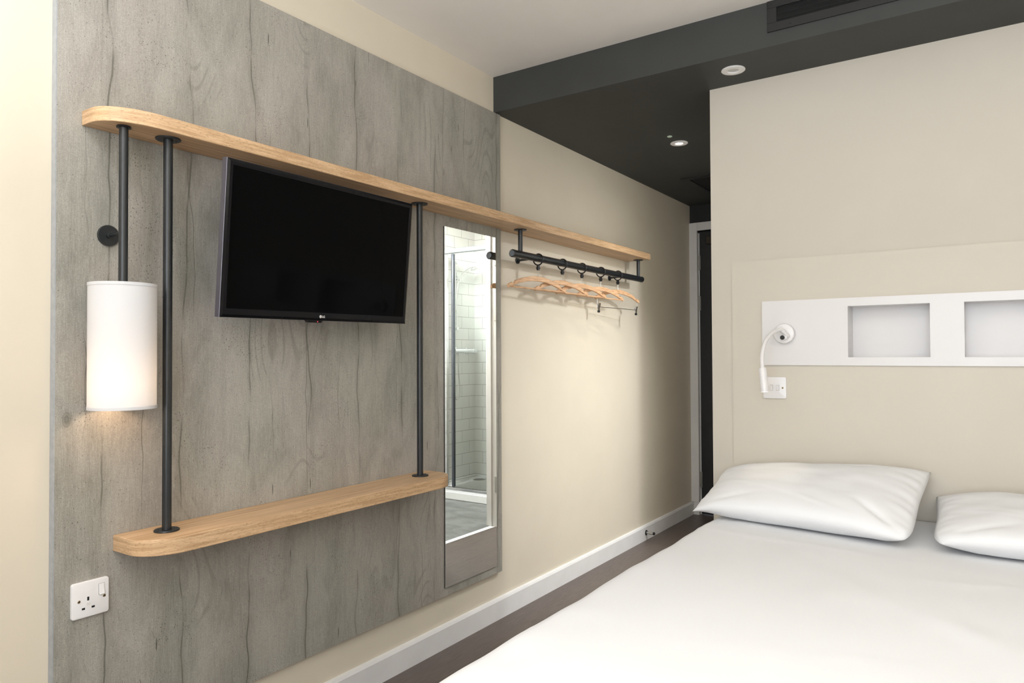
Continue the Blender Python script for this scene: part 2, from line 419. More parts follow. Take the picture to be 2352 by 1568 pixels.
# hall wall with the bathroom doorway
sbox('wall_hall', [((X1, W1, 0), (1.085, 3.14, 2.35)), ((X1, 4.04, 0), (1.085, YE, 2.35)), ((X1, 3.14, 2.13), (1.085, 4.04, 2.35))], M['headwall'])
sbox('wall_window', [((0, YW-.15, 0), (1.2, YW, CE)), ((2.8, YW-.15, 0), (XR, YW, CE)), ((1.2, YW-.15, 0), (2.8, YW, .7)), ((1.2, YW-.15, 2.2), (2.8, YW, CE))], M['wall'])
bmw = bmesh.new()
for lo, hi in (((1.2, YW-.1, .7), (1.25, YW-.04, 2.2)), ((2.75, YW-.1, .7), (2.8, YW-.04, 2.2)), ((1.25, YW-.1, .7), (2.75, YW-.04, .75)), ((1.25, YW-.1, 2.15), (2.75, YW-.04, 2.2))): bx(bmw, lo, hi)
struct('window_1', bmw, M['frame'])
sbox('wall_end', [((0, YE, 0), (.045, YE+.12, SO)), ((.86, YE, 0), (X1, YE+.12, SO)), ((.045, YE, 2.08), (.86, YE+.12, SO))], M['darkwall'])
# skirting
def skirt(name, y0, y1):
    bm = bmesh.new(); prism(bm, [(0, y0, 0), (.018, y0, 0), (.018, y0, .082), (.013, y0, .091), (0, y0, .093)], (0, y1-y0, 0))
    return struct(name, bm, M['skirt'])
skirt('baseboard_left', YW, YE)

# entry door in the end wall
d1 = D.objects.new('door_1', None); COL.objects.link(d1); d1.location = (.45, YE, 0); d1['kind'] = 'structure'
bm = bmesh.new()
bx(bm, (0.0, YE-.018, .093), (.060, YE+.0, 2.155)); bx(bm, (.845, YE-.018, 0), (.902, YE, 2.155)); bx(bm, (.060, YE-.018, 2.095), (.845, YE, 2.155))
bx(bm, (.0185, YE-.018, 0), (.060, YE, .093))
obj('door_frame', bm, M['frame'], d1, bevel=.002)
bm = bmesh.new()
bx(bm, (.052, YE, 0), (.060, YE+.05, 2.095)); bx(bm, (.845, YE, 0), (.853, YE+.05, 2.095)); bx(bm, (.060, YE, 2.087), (.845, YE+.05, 2.095))
bx(bm, (.060, YE+.018, 0), (.068, YE+.05, 2.087))
obj('door_lining', bm, M['frame'], d1)
leaf = boxobj('door_leaf', (.0705, YE+.006, .006), (.842, YE+.048, 2.083), M['door'], d1, bevel=.001)
for z0, z1 in ((1.805, 1.912), (1.505, 1.611), (.202, .315)):
    bm = bmesh.new(); cyl(bm, (.0655, YE-.002, z0), (.0655, YE-.002, z1), .0055, 12); bx(bm, (.066, YE-.001, z0), (.078, YE+.0055, z1))
    obj('hinge', bm, M['greyplate'], d1, smooth=True)
bm = bmesh.new(); bx(bm, (.135, YE-.045, 1.985), (.36, YE+.0055, 2.045)); obj('door_closer', bm, plain('closer_bronze', (.05, .038, .028), .4, .5), d1, bevel=.004)

# bathroom shell
sbox('floor', [((1.05, W1, -.1), (2.2, 5.22, -.001))], M['vinyl'])
sbox('wall_bathroom_far', [((2.061, W1, 0), (2.2, 5.22, 2.35))], M['tile_y'])
sbox('wall_bathroom_end', [((1.085, 5.107, 0), (2.061, 5.22, 2.35))], M['tile_x'])
sbox('ceiling', [((1.085, W1, 2.35), (2.2, 5.22, 2.45))], M['ceil'])
sbox('trim_1', [((1.035, 3.175, 0), (1.075, 3.98, .006))], plain('threshold_strip', (.78, .79, .77), .35))
d2 = D.objects.new('door_2', None); COL.objects.link(d2); d2.location = (.99, 3.44, 0); d2['kind'] = 'structure'
bm = bmesh.new()
bx(bm, (X1-.012, 3.98, 0), (1.097, 4.039, 2.129)); bx(bm, (X1-.012, 3.141, 0), (1.097, 3.175, 2.129)); bx(bm, (X1-.012, 3.175, 2.08), (1.097, 3.98, 2.129))
bx(bm, (1.058, 3.968, .0065), (1.097, 3.98, 2.08)); bx(bm, (1.097, 3.985, 0), (1.112, 4.05, 2.14))
obj('door_frame', bm, M['frame'], d2, bevel=.002)
for z0, z1 in ((1.80, 1.90), (1.42, 1.53), (.24, .35)):
    bm = bmesh.new(); bx(bm, (1.016, 3.9765, z0), (1.036, 3.9799, z1)); obj('hinge', bm, M['steel'], d2, bevel=.002)

# ------------------------------------------------------------------ ceiling fittings
def grille(name, label, x0, x1, z0, z1):
    t = thing(name, label, 'air vent', ((x0+x1)/2, YB, z0))
    bm = bmesh.new(); y0, y1 = YB-.006, YB-.0005; a, b = .033, .031
    bx(bm, (x0, y0, z0), (x1, y1, z0+b)); bx(bm, (x0, y0, z1-.027), (x1, y1, z1)); bx(bm, (x0, y0, z0+b), (x0+a, y1, z1-.027)); bx(bm, (x1-a, y0, z0+b), (x1, y1, z1-.027))
    obj('frame', bm, M['grille'], t, bevel=.001)
    bm = bmesh.new(); bx(bm, (x0+a, YB-.0016, z0+b), (x1-a, YB-.0004, z1-.027)); obj('backing', bm, M['void'], t)
    for k in range(3):
        z = z0+b+.009+k*.018
        bm = bmesh.new(); prism(bm, [(x0+a, y0+.002, z), (x0+a, YB-.0017, z+.004), (x0+a, YB-.0017, z+.0046), (x0+a, y0+.002, z+.0008)], (x1-x0-2*a, 0, 0)); obj('slat', bm, M['grille'], t)
    for sx in (x0+.078, x1-.078):
        bm = bmesh.new(); lathe(bm, (sx, y0, z0+.015), (0, -1, 0), [(0, .004), (.0012, .0035), (.0013, .0012)], 16); obj('screw', bm, M['metal'], t, smooth=True)
grille('air_vent', 'long black slatted air vent set in the dark bulkhead above the bed', 1.212, 2.26, 2.336, 2.447)

def hatch():
    x0, x1, y0, y1 = .249, .80, 4.275, 4.83; z = SO
    t = thing('ceiling_hatch', 'square black grille frame flush in the dark hall ceiling', 'ceiling grille', ((x0+x1)/2, (y0+y1)/2, z))
    bm = bmesh.new(); a = .045
    for lo, hi in (((x0, y0), (x1, y0+a)), ((x0, y1-a), (x1, y1)), ((x0, y0+a), (x0+a, y1-a)), ((x1-a, y0+a), (x1, y1-a))): bx(bm, (*lo, z-.006), (*hi, z-.0003))
    obj('frame', bm, M['grille'], t, bevel=.001)
    boxobj('core', (x0+a, y0+a, z-.0015), (x1-a, y1-a, z-.0003), M['void'], t)
hatch()

def downlight(x, y, lit, label):
    t = thing('downlight', label, 'ceiling light', (x, y, SO), 'round downlights in the dark soffit')
    bm = bmesh.new(); lathe(bm, (x, y, SO), (0, 0, -1), [(0, .044), (.003, .045), (.005, .043), (.006, .024), (.003, .020), (.0005, .019)], 48, cap=False); obj('trim_ring', bm, M['white'], t, smooth=True)
    bm = bmesh.new(); lathe(bm, (x, y, SO-.0005), (0, 0, -1), [(0, .019), (.0012, .0185), (.002, .0001)], 32); obj('lens', bm, M['lens_on'] if lit else M['lens_off'], t, smooth=True)
downlight(1.048, 2.742, False, 'unlit white round downlight at the corner above the bed')
downlight(.524, 3.539, True, 'glowing white round downlight in the dark hall ceiling')
light('hall_downlight_beam', 'SPOT', (.524, 3.539, SO-.012), 14.0, (1, .97, .92), (.524, 3.539, 0), spot_size=math.radians(95), spot_blend=.8, shadow_soft_size=.018)
bm = bmesh.new(); lathe(bm, (.526, 3.404, SO), (0, 0, -1), [(0, .0125), (.003, .012), (.005, .008), (.0055, .0001)], 24)
tag(obj('ceiling_sensor', bm, plain('sensor_white', (.55, .68, .55), .4), smooth=True), 'tiny pale green sensor dot beside the lit hall downlight', 'sensor')
bm = bmesh.new(); lathe(bm, (LAMP[0], LAMP[1], CE), (0, 0, -1), [(0, .20), (.02, .205), (.055, .19), (.06, .18), (.0601, .0001)], 48)
tag(obj('ceiling_lamp', bm, M['lens_soft'], smooth=True), 'round flush white ceiling lamp above the window end of the room', 'ceiling light')

for (ux, uy), lab in zip(FILL_POS, ('slim black stand added for bounce fill, close to the window', 'slim black stand added for bounce fill, beside the bed at the right wall')):
    t = thing('bounce_fill_stand', lab, 'floor lamp', (ux, uy, 0))  # invented out-of-view stand, added to carry the bounce fill
    bm = bmesh.new(); lathe(bm, (ux, uy, 0), (0, 0, 1), [(0, .13), (.012, .13), (.02, .12), (.022, .012)], 40); obj('base', bm, M['metal'], t, smooth=True)
    bm = bmesh.new(); cyl(bm, (ux, uy, .02), (ux, uy, 1.52), .010, 20); obj('pole', bm, M['metal'], t, smooth=True)
    bm = bmesh.new(); lathe(bm, (ux, uy, 1.50), (0, 0, 1), [(0, .015), (.012, .06), (.06, .13), (.085, .15), (.085, .147), (.062, .127), (.016, .056), (.015, .0001)], 48); obj('bowl', bm, M['metal'], t, smooth=True)

# ------------------------------------------------------------------ grey wall panel and mirror
t = thing('wall_panel', 'tall grey concrete-look panel covering the left wall', 'wall panel', (.01, 1.7, .212))
bm = bmesh.new(); bx(bm, (.0005, .786, .212), (.02, 1.7046, 2.278)); bx(bm, (.0005, 1.7056, .212), (.02, 2.634, 2.278)); obj('panel_face', bm, M['concrete'], t)
boxobj('edge_strip', (.0005, .7835, .212), (.0202, .7862, 2.278), M['edgeband'], t)
boxobj('joint_strip', (.001, 1.7046, .212), (.0196, 1.7056, 2.278), plain('joint_strip_grey', (.40, .38, .34), .5), t)
t = thing('wall_mirror', 'tall narrow frameless mirror reflecting a white tiled shower', 'mirror', (.022, 2.4, .245))
boxobj('mirror_backing', (.0203, 2.2275, .2465), (.0235, 2.5855, 1.7115), M['black'], t)
boxobj('mirror_glass', (.0236, 2.228, .247), (.0265, 2.585, 1.711), M['mirror'], t)

# ------------------------------------------------------------------ shelves
def arc(cx, cy, r, a0, a1, k=12): return [(cx+r*math.cos(math.radians(a0+(a1-a0)*i/k)), cy+r*math.sin(math.radians(a0+(a1-a0)*i/k))) for i in range(k+1)]
def shelf(name, label, y0, y1, d, z0, z1, r0, r1, xb=.0205, yb=None):
    pts = []
    pts += [(xb, y0)]
    pts += arc(d-r0[0], y0+r0[0], r0[0], -90, 0, 16) if r0[0] == r0[1] else [(d-r0[0]+r0[0]*math.sin(math.radians(a*5.625)), y0+r0[1]*(1-math.cos(math.radians(a*5.625)))) for a in range(17)]
    if r1: pts += [(d-r1[0]+r1[0]*math.cos(math.radians(a*5.625)), y1-r1[1]+r1[1]*math.sin(math.radians(a*5.625))) for a in range(17)]
    else: pts += [(d, y1)]
    if yb: pts += [(.0005, y1), (.0005, yb), (xb, yb)]
    else: pts += [(xb, y1)]
    bm = bmesh.new(); prism(bm, [(x, y, z0) for x, y in pts], (0, 0, z1-z0))
    o = obj(name, bm, M['oak'], bevel=.0015); return tag(o, label, 'shelf')
shelf('wall_shelf', 'long upper oak shelf with a rounded left end above the television', .842, 4.022, .153, 1.756, 1.792, (.085, .13), None, yb=2.636)
shelf('wall_shelf', 'short lower oak shelf with rounded ends below the television', .922, 2.112, .185, .697, .737, (.085, .11), (.085, .10))

def flange(name, p, d, r, par, holes=True, col='metal', dirh=(0,1,0)):
    bm = bmesh.new(); lathe(bm, p, d, [(0, r), (.0025, r), (.004, r-.0012), (.0041, .0001)], 48); f = obj(name, bm, M[col], par, smooth=True)
    if holes:
        a = math.radians(40)
        for s in (-1, 1):
            q = Vector(p)+Vector((math.cos(a)*s*.019*.6, s*.019, 0))+Vector(d)*.0036
            bm = bmesh.new(); lathe(bm, q, d, [(0, .0034), (.0016, .003), (.0017, .0012), (.001, .001)], 16); obj('screw', bm, M['black'], f, smooth=True)
    return f
def pole(x, y, z0, z1, label, r=.0115):
    t = thing('shelf_pole', label, 'pole', (x, y, z0), 'black steel poles between the two oak shelves')
    bm = bmesh.new(); cyl(bm, (x, y, z0+.003), (x, y, z1-.003), r, 32); obj('tube', bm, M['metal'], t, smooth=True)
    flange('flange', (x, y, z0+.0002), (0, 0, 1), .031, t); flange('flange', (x, y, z1-.0002), (0, 0, -1), .031, t)
pole(.092, 1.022, .737, 1.756, 'black shelf pole standing left of the television, beside the white lamp')
pole(.092, 2.002, .737, 1.756, 'black shelf pole standing between the television and the mirror')

# ------------------------------------------------------------------ hanging wall lamp
lx, ly = .100, .9035
t = thing('pendant_lamp', 'white cylinder-shade lamp hanging on a black rod under the upper shelf', 'lamp', (lx, ly, 1.056))
bm = bmesh.new(); cyl(bm, (lx, ly, 1.30), (lx, ly, 1.753), .0105, 32); obj('rod', bm, M['metal'], t, smooth=True)
bm = bmesh.new(); lathe(bm, (lx, ly, 1.7558), (0, 0, -1), [(0, .016), (.004, .017), (.0045, .0105)], 32); obj('rod_collar', bm, M['metal'], t, smooth=True)
bm = bmesh.new(); lathe(bm, (.0203, .906, 1.493), (1, 0, 0), [(0, .0265), (.005, .0265), (.0065, .0255), (.0066, .007), (.012, .007), (.0125, .0045), (.073, .0042)], 48); obj('wall_bracket', bm, M['metal'], t, smooth=True)
sh = .0755; z0s, z1s = 1.060, 1.366
bm = bmesh.new(); lathe(bm, (lx, ly, z0s), (0, 0, 1), [(0, sh), (z1s-z0s, sh), (z1s-z0s, sh-.0012), (0, sh-.0012), (0, sh)], 96, cap=False); shd = obj('lamp_shade', bm, M['shade'], t, smooth=True)
for z in (z0s, z1s-.0075):
    bm = bmesh.new(); lathe(bm, (lx, ly, z), (0, 0, 1), [(0, sh+.0009), (.0075, sh+.0009), (.0075, sh-.002), (0, sh-.002), (0, sh+.0009)], 96, cap=False); obj('shade_hem', bm, M['shade'], shd, smooth=True)
bm = bmesh.new()
for k in range(3):
    a = math.radians(20+120*k); cyl(bm, (lx, ly, 1.335), (lx+math.cos(a)*(sh-.002), ly+math.sin(a)*(sh-.002), 1.362), .0014, 8)
obj('shade_carrier', bm, M['metal'], t, smooth=True)
bm = bmesh.new(); lathe(bm, (lx, ly, 1.30), (0, 0, -1), [(0, .019), (.05, .019), (.051, .013)], 32); obj('bulb_holder', bm, M['white'], t, smooth=True)
bm = bmesh.new(); lathe(bm, (lx, ly, 1.249), (0, 0, -1), [(0, .013), (.02, .016), (.05, .028), (.075, .030), (.095, .022), (.104, .0001)], 32); obj('bulb', bm, M['bulb'], t, smooth='all')
light('pendant_bulb_light', 'POINT', (lx, ly, 1.118), .75, (1, .72, .48), shadow_soft_size=.022)

# ------------------------------------------------------------------ television
A, T = .032, .091
n0 = Vector((math.cos(A)*math.cos(T), math.sin(A)*math.cos(T), -math.sin(T)))
C4 = [Vector(v) for v in ((.232, 1.100, 1.704), (.209, 1.835, 1.710), (.171, 1.837, 1.297), (.194, 1.103, 1.290))]
cen = sum(C4, Vector())/4
uu = ((C4[1]-C4[0])+(C4[2]-C4[3])).normalized(); vv = ((C4[0]-C4[3])+(C4[1]-C4[2])); vv = (vv-uu*vv.dot(uu)).normalized(); nn = uu.cross(vv)
if nn.x < 0: nn = -nn
TW, TH = .734, .416
def tp(u, v, w=0.0): return cen+uu*u+vv*v+nn*w
def tloft(bm, secs):
    rs = []
    for w, a, b, c, d in secs:   # depth, left, right, bottom, top
        rs.append([bm.verts.new(tp(*q, w)) for q in ((a, c), (b, c), (b, d), (a, d))])
    for r, s in zip(rs, rs[1:]): bridge(bm, r, s)
    return rs
h, k = TW/2, TH/2
t = thing('television', 'black flat television tilted forward under the upper shelf', 'television', tuple(cen-vv*k))
bm = bmesh.new(); rs = tloft(bm, [(-.030, -h*.8, h*.8, -k*.72, k*.72), (-.022, -h+.004, h-.004, -k+.004, k-.004), (-.019, -h, h, -k, k), (-.001, -h, h, -k, k), (.0, -h+.001, h-.001, -k+.001, k-.001)]); bm.faces.new(rs[0]); bm.faces.new(rs[-1])
obj('housing', bm, M['tvframe'], t)
b0, bs, bt = .024, .0165, .017
bm = bmesh.new(); tloft(bm, [(.0002, -h+.0005, h-.0005, -k+.0005, k-.0005), (.0035, -h+.008, h-.008, -k+.008, k-.008), (.0036, -h+bs, h-bs, -k+b0, k-bt), (.0008, -h+bs+.001, h-bs-.001, -k+b0+.001, k-bt-.001)])
obj('bezel', bm, M['tvbezel'], t)
bm = bmesh.new(); r_ = tloft(bm, [(.0004, -h+bs-.001, h-bs+.001, -k+b0-.001, k-bt+.001), (.0012, -h+bs-.001, h-bs+.001, -k+b0-.001, k-bt+.001)]); bm.faces.new(r_[0]); bm.faces.new(r_[1]); obj('screen', bm, M['screen'], t)
# sensor lug with standby light
su = (1.430-cen.y)
bm = bmesh.new(); pts = [(su-.030, -k-.0002), (su-.024, -k-.0065), (su+.024, -k-.0065), (su+.030, -k-.0002)]
prism(bm, [tp(*q, -.016) for q in pts], nn*.014); lug = obj('sensor_lug', bm, M['tvbezel'], t)
bm = bmesh.new(); lathe(bm, tp(su+.010, -k-.0035, -.0021), nn, [(0, .0016), (.0006, .0012), (.0007, .0001)], 12); obj('standby_light', bm, M['redled'], lug)
# maker's mark: round emblem and two letters
mu = 1.4455-cen.y; mv = -k+.0125
logo_m = plain('logo_silver', (.72, .70, .68), .35, .2); 
bm = bmesh.new(); lathe(bm, tp(mu, mv, .0036), nn, [(0, .0046), (.0005, .0044), (.0006, .0001)], 32); em = obj('emblem', bm, logo_m, t, smooth=True)
bm = bmesh.new(); torusN = torus(bm, tp(mu, mv, .0042), nn, .0034, .00025, 24, 6)
prism(bm, [tp(mu+a, mv+b, .0042) for a, b in ((-.0003, .0018), (.0002, .0018), (.0002, -.0012), (.0016, -.0012), (.0016, -.0016), (-.0003, -.0016))], nn*.0002)
lathe(bm, tp(mu-.0016, mv+.0010, .0042), nn, [(0, .0005), (.0002, .0004)], 10)
obj('emblem_lines', bm, plain('logo_grey', (.25, .22, .22), .5), em)
tc = D.curves.new('lettering', 'FONT'); tc.body = 'LG'; tc.size = .0092; tc.extrude = .0002; tc.offset = .00018
to = D.objects.new('lettering', tc); COL.objects.link(to); tc.materials.append(logo_m)
rm = Matrix((uu, vv, nn)).transposed().to_4x4()
lm = D.meshes.new_from_object(to); D.objects.remove(to)
lm.transform(Matrix.Translation(tp(mu+.0058, mv-.0032, .0038)) @ rm)
bm = bmesh.new(); bm.from_mesh(lm); obj('lettering', bm, logo_m, t)
# wall mount
bm = bmesh.new(); c0 = tp(0, .0, -.0301)
bx(bm, (.0205, c0.y-.06, c0.z-.11), (.032, c0.y+.06, c0.z+.11)); bx(bm, (.032, c0.y-.02, c0.z-.03), (.125, c0.y+.02, c0.z+.03))
prism(bm, [tp(a, b, -.0305) for a, b in ((-.11, -.11), (.11, -.11), (.11, .11), (-.11, .11))], -nn*.014); obj('wall_mount', bm, M['black'], t)

# ------------------------------------------------------------------ hanging rail with hangers
RX, RZ, RR = .090, 1.641, .0172
t = thing('hanging_rail', 'black clothes rail hung beneath the far end of the upper shelf', 'clothes rail', (RX, 3.33, RZ-RR))
bm = bmesh.new(); cyl(bm, (RX, 2.626, RZ), (RX, 4.030, RZ), RR, 40); rail = obj('rail_tube', bm, M['metal'], t, smooth=True)
for y, s in ((2.626, -1), (4.030, 1)):
    bm = bmesh.new(); lathe(bm, (RX, y, RZ), (0, s, 0), [(-.008, RR+.0006), (.002, RR+.0006), (.006, RR-.003), (.0062, .0001)], 40); obj('end_cap', bm, M['metal'], t, smooth=True)
for y in (2.690, 3.985):
    bm = bmesh.new(); cyl(bm, (RX, y, RZ+RR-.002), (RX, y, 1.754), .0105, 28); obj('post', bm, M['metal'], t, smooth=True)
    flange('flange', (RX, y, 1.7558), (0, 0, -1), .029, t)
for y in (2.798, 3.770):
    bm = bmesh.new(); lathe(bm, (.0005, y, 1.6335), (1, 0, 0), [(0, .0165), (.004, .0165), (.0055, .0155), (.0056, .007), (.02, .0055), (RX-.012, .004)], 32); obj('wall_bracket', bm, M['metal'], t, smooth=True)

def hanger(y, ang, kind, label, tone):
    t = thing('coat_hanger', label, 'coat hanger', (RX, y, 1.50), 'wooden hangers on the black rail')
    t.rotation_euler = (0, 0, 0)
    ca, sa = math.cos(ang), math.sin(ang)
    W = lambda s, n, z: Vector((RX+sa*s+ca*n, y+ca*s-sa*n, z))      # s along hanger, n across
    bm = bmesh.new(); torus(bm, (RX, y, RZ-.0055), (sa*.25, 1, 0), .0262, .0032, 36, 10); ringo = obj('ring', bm, M['black'], t, smooth='all')
    bm = bmesh.new()
    for q in ((-.0075, -.0055, 1.5845, .0075, .0055, 1.611),):
        pts = [W(s, n, q[2]) for s, n in ((-.0072, -.005), (.0072, -.005), (.0072, .005), (-.0072, .005))]; prism(bm, pts, (0, 0, q[5]-q[2]))
    pts = [W(s, n, 1.591) for s, n in ((-.009, -.0062), (.009, -.0062), (.009, .0062), (-.009, .0062))]; prism(bm, pts, (0, 0, .008))
    obj('clip', bm, M['black'], t, bevel=.001)
    bm = bmesh.new(); cyl(bm, (RX, y, 1.550), (RX, y, 1.588), .0014, 10); obj('pin', bm, M['steel'], t, smooth=True)
    # curved wooden arms as one piece: outline in (s, z), with a notch near each tip
    zt = 1.555; HW = .226
    def top(s): return zt-.050*abs(s/HW)**1.9
    def bot(s):
        a = abs(s/HW); return zt-.0235-.0440*a**2.1
    S = [-HW+2*HW*i/56 for i in range(57)]
    up_ = []
    for s in S:
        a = abs(s); z = top(s)
        if .184 < a < .194: z -= .009
        up_.append((s, z))
    lo_ = [(s, bot(s)) for s in S][::-1]
    tipR = [(HW+.004, top(HW)-.006), (HW+.003, bot(HW)+.003)]; tipL = [(-HW-.003, bot(HW)+.003), (-HW-.004, top(HW)-.006)]
    out = up_+tipR+lo_+tipL
    bm = bmesh.new(); n = len(out); a = [bm.verts.new(W(s, -.0055, z)) for s, z in out]; b = [bm.verts.new(W(s, .0055, z)) for s, z in out]
    bridge(bm, a, b)
    for L in (a, b):
        U = len(S); bf = lambda i: L[i]; bl = lambda i: L[U+2+(U-1-i)]
        for i in range(U-1): bm.faces.new((bf(i), bf(i+1), bl(i+1), bl(i)))
        bm.faces.new((L[U-1], L[U], L[U+1], L[U+2])); bm.faces.new((L[0], bl(0), L[2*U+2], L[2*U+3]))
    obj('arms', bm, tone, t, bevel=.0015)
    if kind == 'bar':
        bm = bmesh.new(); cyl(bm, W(-.221, 0, 1.4945), W(.221, 0, 1.4945), .0042, 16); obj('trouser_bar', bm, tone, t, smooth=True)
    else:
        zb = 1.447
        bm = bmesh.new(); cyl(bm, W(-.21, 0, zb), W(.21, 0, zb), .0018, 10)
        for s in (-.214, .214): cyl(bm, W(s*.98, 0, zb), W(s, 0, 1.499), .0013, 8)
        obj('clip_rod', bm, M['steel'], t, smooth=True)
        for s in (-.197, .197):
            bm = bmesh.new()
            for sg in (-1, 1):
                prism(bm, [W(s-.007, sg*.0015, zb-.020), W(s-.007, sg*.004, zb), W(s-.007, sg*.009, zb+.020), W(s-.007, sg*.0078, zb+.020), W(s-.007, sg*.0025, zb), W(s-.007, sg*.0005, zb-.020)], W(.014, 0, 0)-W(0, 0, 0))
            pg = obj('peg', bm, M['chrome'], t)
            bm = bmesh.new(); pts = [W(s+a_, n_, zb-.031) for a_, n_ in ((-.008, -.004), (.008, -.004), (.008, .004), (-.008, .004))]; prism(bm, pts, (0, 0, .012)); obj('peg_pad', bm, M['black'], pg, bevel=.001)
hx = [2.842, 3.069, 3.272, 3.487, 3.700]
hl = ['wooden hanger at the near end of the rail, first from the mirror', 'wooden hanger second from the mirror on the black rail', 'middle one of the five wooden hangers on the rail',
      'wooden hanger with plain bar, second from the far end of the rail', 'wooden hanger with two chrome trouser clips at the rail far end']
tones = [M['beech']]*5
for y, a, l, i in zip(hx, (.075, .085, .095, .105, .115), hl, range(5)): hanger(y, a, 'clips' if i == 4 else 'bar', l, tones[i])

# ------------------------------------------------------------------ socket and switch plates
def plate_mesh(bm, org, U, V, N, w, hh, r=.006, th=.0085):
    org = Vector(org); P = lambda a, b, c: org+U*a+V*b+N*c
    secs = [(0.0003, 0), (th-.002, 0), (th-.0006, .0006), (th, .0022)]; rs = []
    for c, ins in secs: rs.append([bm.verts.new(P(a, b, c)) for a, b in rrect(w-2*ins, hh-2*ins, r-ins*.5)])
    for a, b in zip(rs, rs[1:]): bridge(bm, a, b)
    bm.faces.new(rs[0]); bm.faces.new(rs[-1])
def small(name, org, U, V, N, a, b, w, hh, c0, c1, mat, par, r=.0015, **k):
    org = Vector(org); bm = bmesh.new(); pts = [org+U*(a+x)+V*(b+y)+N*c0 for x, y in rrect(w, hh, r, 3)]; prism(bm, pts, N*(c1-c0)); return obj(name, bm, mat, par, **k)
def screw(org, U, V, N, a, b, c, par):
    p = Vector(org)+U*a+V*b+N*c; bm = bmesh.new(); lathe(bm, p, N, [(0, .0036), (.0006, .0036), (.001, .003), (.0011, .0001)], 20); s = obj('screw', bm, M['brass'], par, smooth=True)
    bm = bmesh.new(); q = p+N*.0011
    for d1_, d2_ in ((U+V, V-U), (V-U, U+V)):
        d1_ = d1_.normalized(); d2_ = d2_.normalized(); prism(bm, [q+d1_*.0024+d2_*.0004, q-d1_*.0024+d2_*.0004, q-d1_*.0024-d2_*.0004, q+d1_*.0024-d2_*.0004], N*.0002)
    obj('screw_cross', bm, M['hole'], s)
Yv, Zv, Xv = Vector((0,1,0)), Vector((0,0,1)), Vector((1,0,0))
so = (.0202, .866, .5955); w, hh = .087, .0865
t = thing('power_socket', 'white single switched power socket low on the grey panel', 'power socket', (.0202, .866, .552))
bm = bmesh.new(); plate_mesh(bm, so, Yv, Zv, Xv, w, hh); obj('face_plate', bm, M['white'], t, smooth=True, angle=25)
F = lambda fx, fy: ((fx-.5)*w, (.5-fy)*hh)
th = .0085
a, b = F(.79, .30)
gap = plain('shadow_gap_grey', (.30, .29, .28), .6)  # grey plate colours in the shade around each rocker
small('painted_shadow_gap', so, Yv, Zv, Xv, a, b, .0140, .0275, th-.001, th+.0002, gap, t, r=.001)
bm = bmesh.new(); P0 = Vector(so)
prism(bm, [P0+Yv*(a-.0062)+Zv*(b+.0130)+Xv*(th+.0002), P0+Yv*(a-.0062)+Zv*(b+.0130)+Xv*(th+.0016), P0+Yv*(a-.0062)+Zv*b+Xv*(th+.0022), P0+Yv*(a-.0062)+Zv*(b-.0130)+Xv*(th+.0052), P0+Yv*(a-.0062)+Zv*(b-.0130)+Xv*(th+.0002)], Yv*.0124)
obj('rocker_switch', bm, M['white'], t, bevel=.0012)
for fx, fy, ww, h2 in ((.43, .485, .0046, .0092), (.305, .745, .0074, .0048), (.565, .745, .0074, .0048)):
    small('pin_hole', so, Yv, Zv, Xv, *F(fx, fy), ww, h2, th-.001, th+.00025, M['hole'], t, r=.0004)
small('marking_tab', so, Yv, Zv, Xv, *F(.435, .635), .0085, .006, th-.001, th+.0006, plain('tab_white', (.74, .72, .70), .4), t, r=.0006)
screw(so, Yv, Zv, Xv, *F(.185, .517), th, t); screw(so, Yv, Zv, Xv, *F(.865, .515), th, t)

NY = Vector((0,-1,0))
def switch(xc, zc, label):
    so = (xc, 2.8933, zc); w, hh = .087, .0845
    t = thing('light_switch', label, 'light switch', (xc, 2.8933, zc-hh/2))
    bm = bmesh.new(); plate_mesh(bm, so, Xv, Zv, NY, w, hh); obj('face_plate', bm, M['white'], t, smooth=True, angle=25)
    for cx in (-.0125, .0125):
        small('painted_shadow_gap', so, Xv, Zv, NY, cx, 0, .0112, .0222, th-.001, th+.0002, gap, t, r=.0008)
        bm = bmesh.new(); P0 = Vector(so)+Xv*(cx-.005)
        prism(bm, [P0+Zv*.0105+NY*(th+.0002), P0+Zv*.0105+NY*(th+.003), P0+NY*(th+.0018), P0-Zv*.0105+NY*(th+.0012), P0-Zv*.0105+NY*(th+.0002)], Xv*.010)
        obj('rocker_switch', bm, M['white'], t, bevel=.0008)
    for cx in (-.0305, .0305): screw(so, Xv, Zv, NY, cx, 0, th, t)
switch(1.154, 1.0525, 'white double rocker light switch behind the drooping reading lamp')

# ------------------------------------------------------------------ headboard panel and niche board
t = boxobj('headboard_panel', (.988, 2.8935, .10), (2.482, 2.8995, 1.558), M['headpanel'], bevel=.001)
# keep the panel in front of the wall yet open where the shelf boxes pass through
D.objects.remove(t)
bm = bmesh.new(); ya, yb = 2.8935, 2.8995
xs = [(.988, 1.405), (1.70, 1.771), (2.065, 2.482)]
for a, b in xs: bx(bm, (a, ya, .10), (b, yb, 1.558))
for a, b in ((1.405, 1.70), (1.771, 2.065)): bx(bm, (a, ya, .10), (b, yb, 1.157)); bx(bm, (a, ya, 1.377), (b, yb, 1.558))
tag(obj('headboard_panel', bm, M['headpanel']), 'faint raised beige panel on the wall behind the pillows', 'headboard')
bx0, bx1, bz0, bz1 = 1.109, 2.361, 1.141, 1.393
t = thing('niche_shelf', 'long white board with two recessed niches above the pillows', 'wall shelf', ((bx0+bx1)/2, 2.885, bz0))
yf, yk = 2.884, 2.8932
N1, N2, nz0, nz1 = (1.420, 1.684), (1.786, 2.050), 1.172, 1.362
bm = bmesh.new()
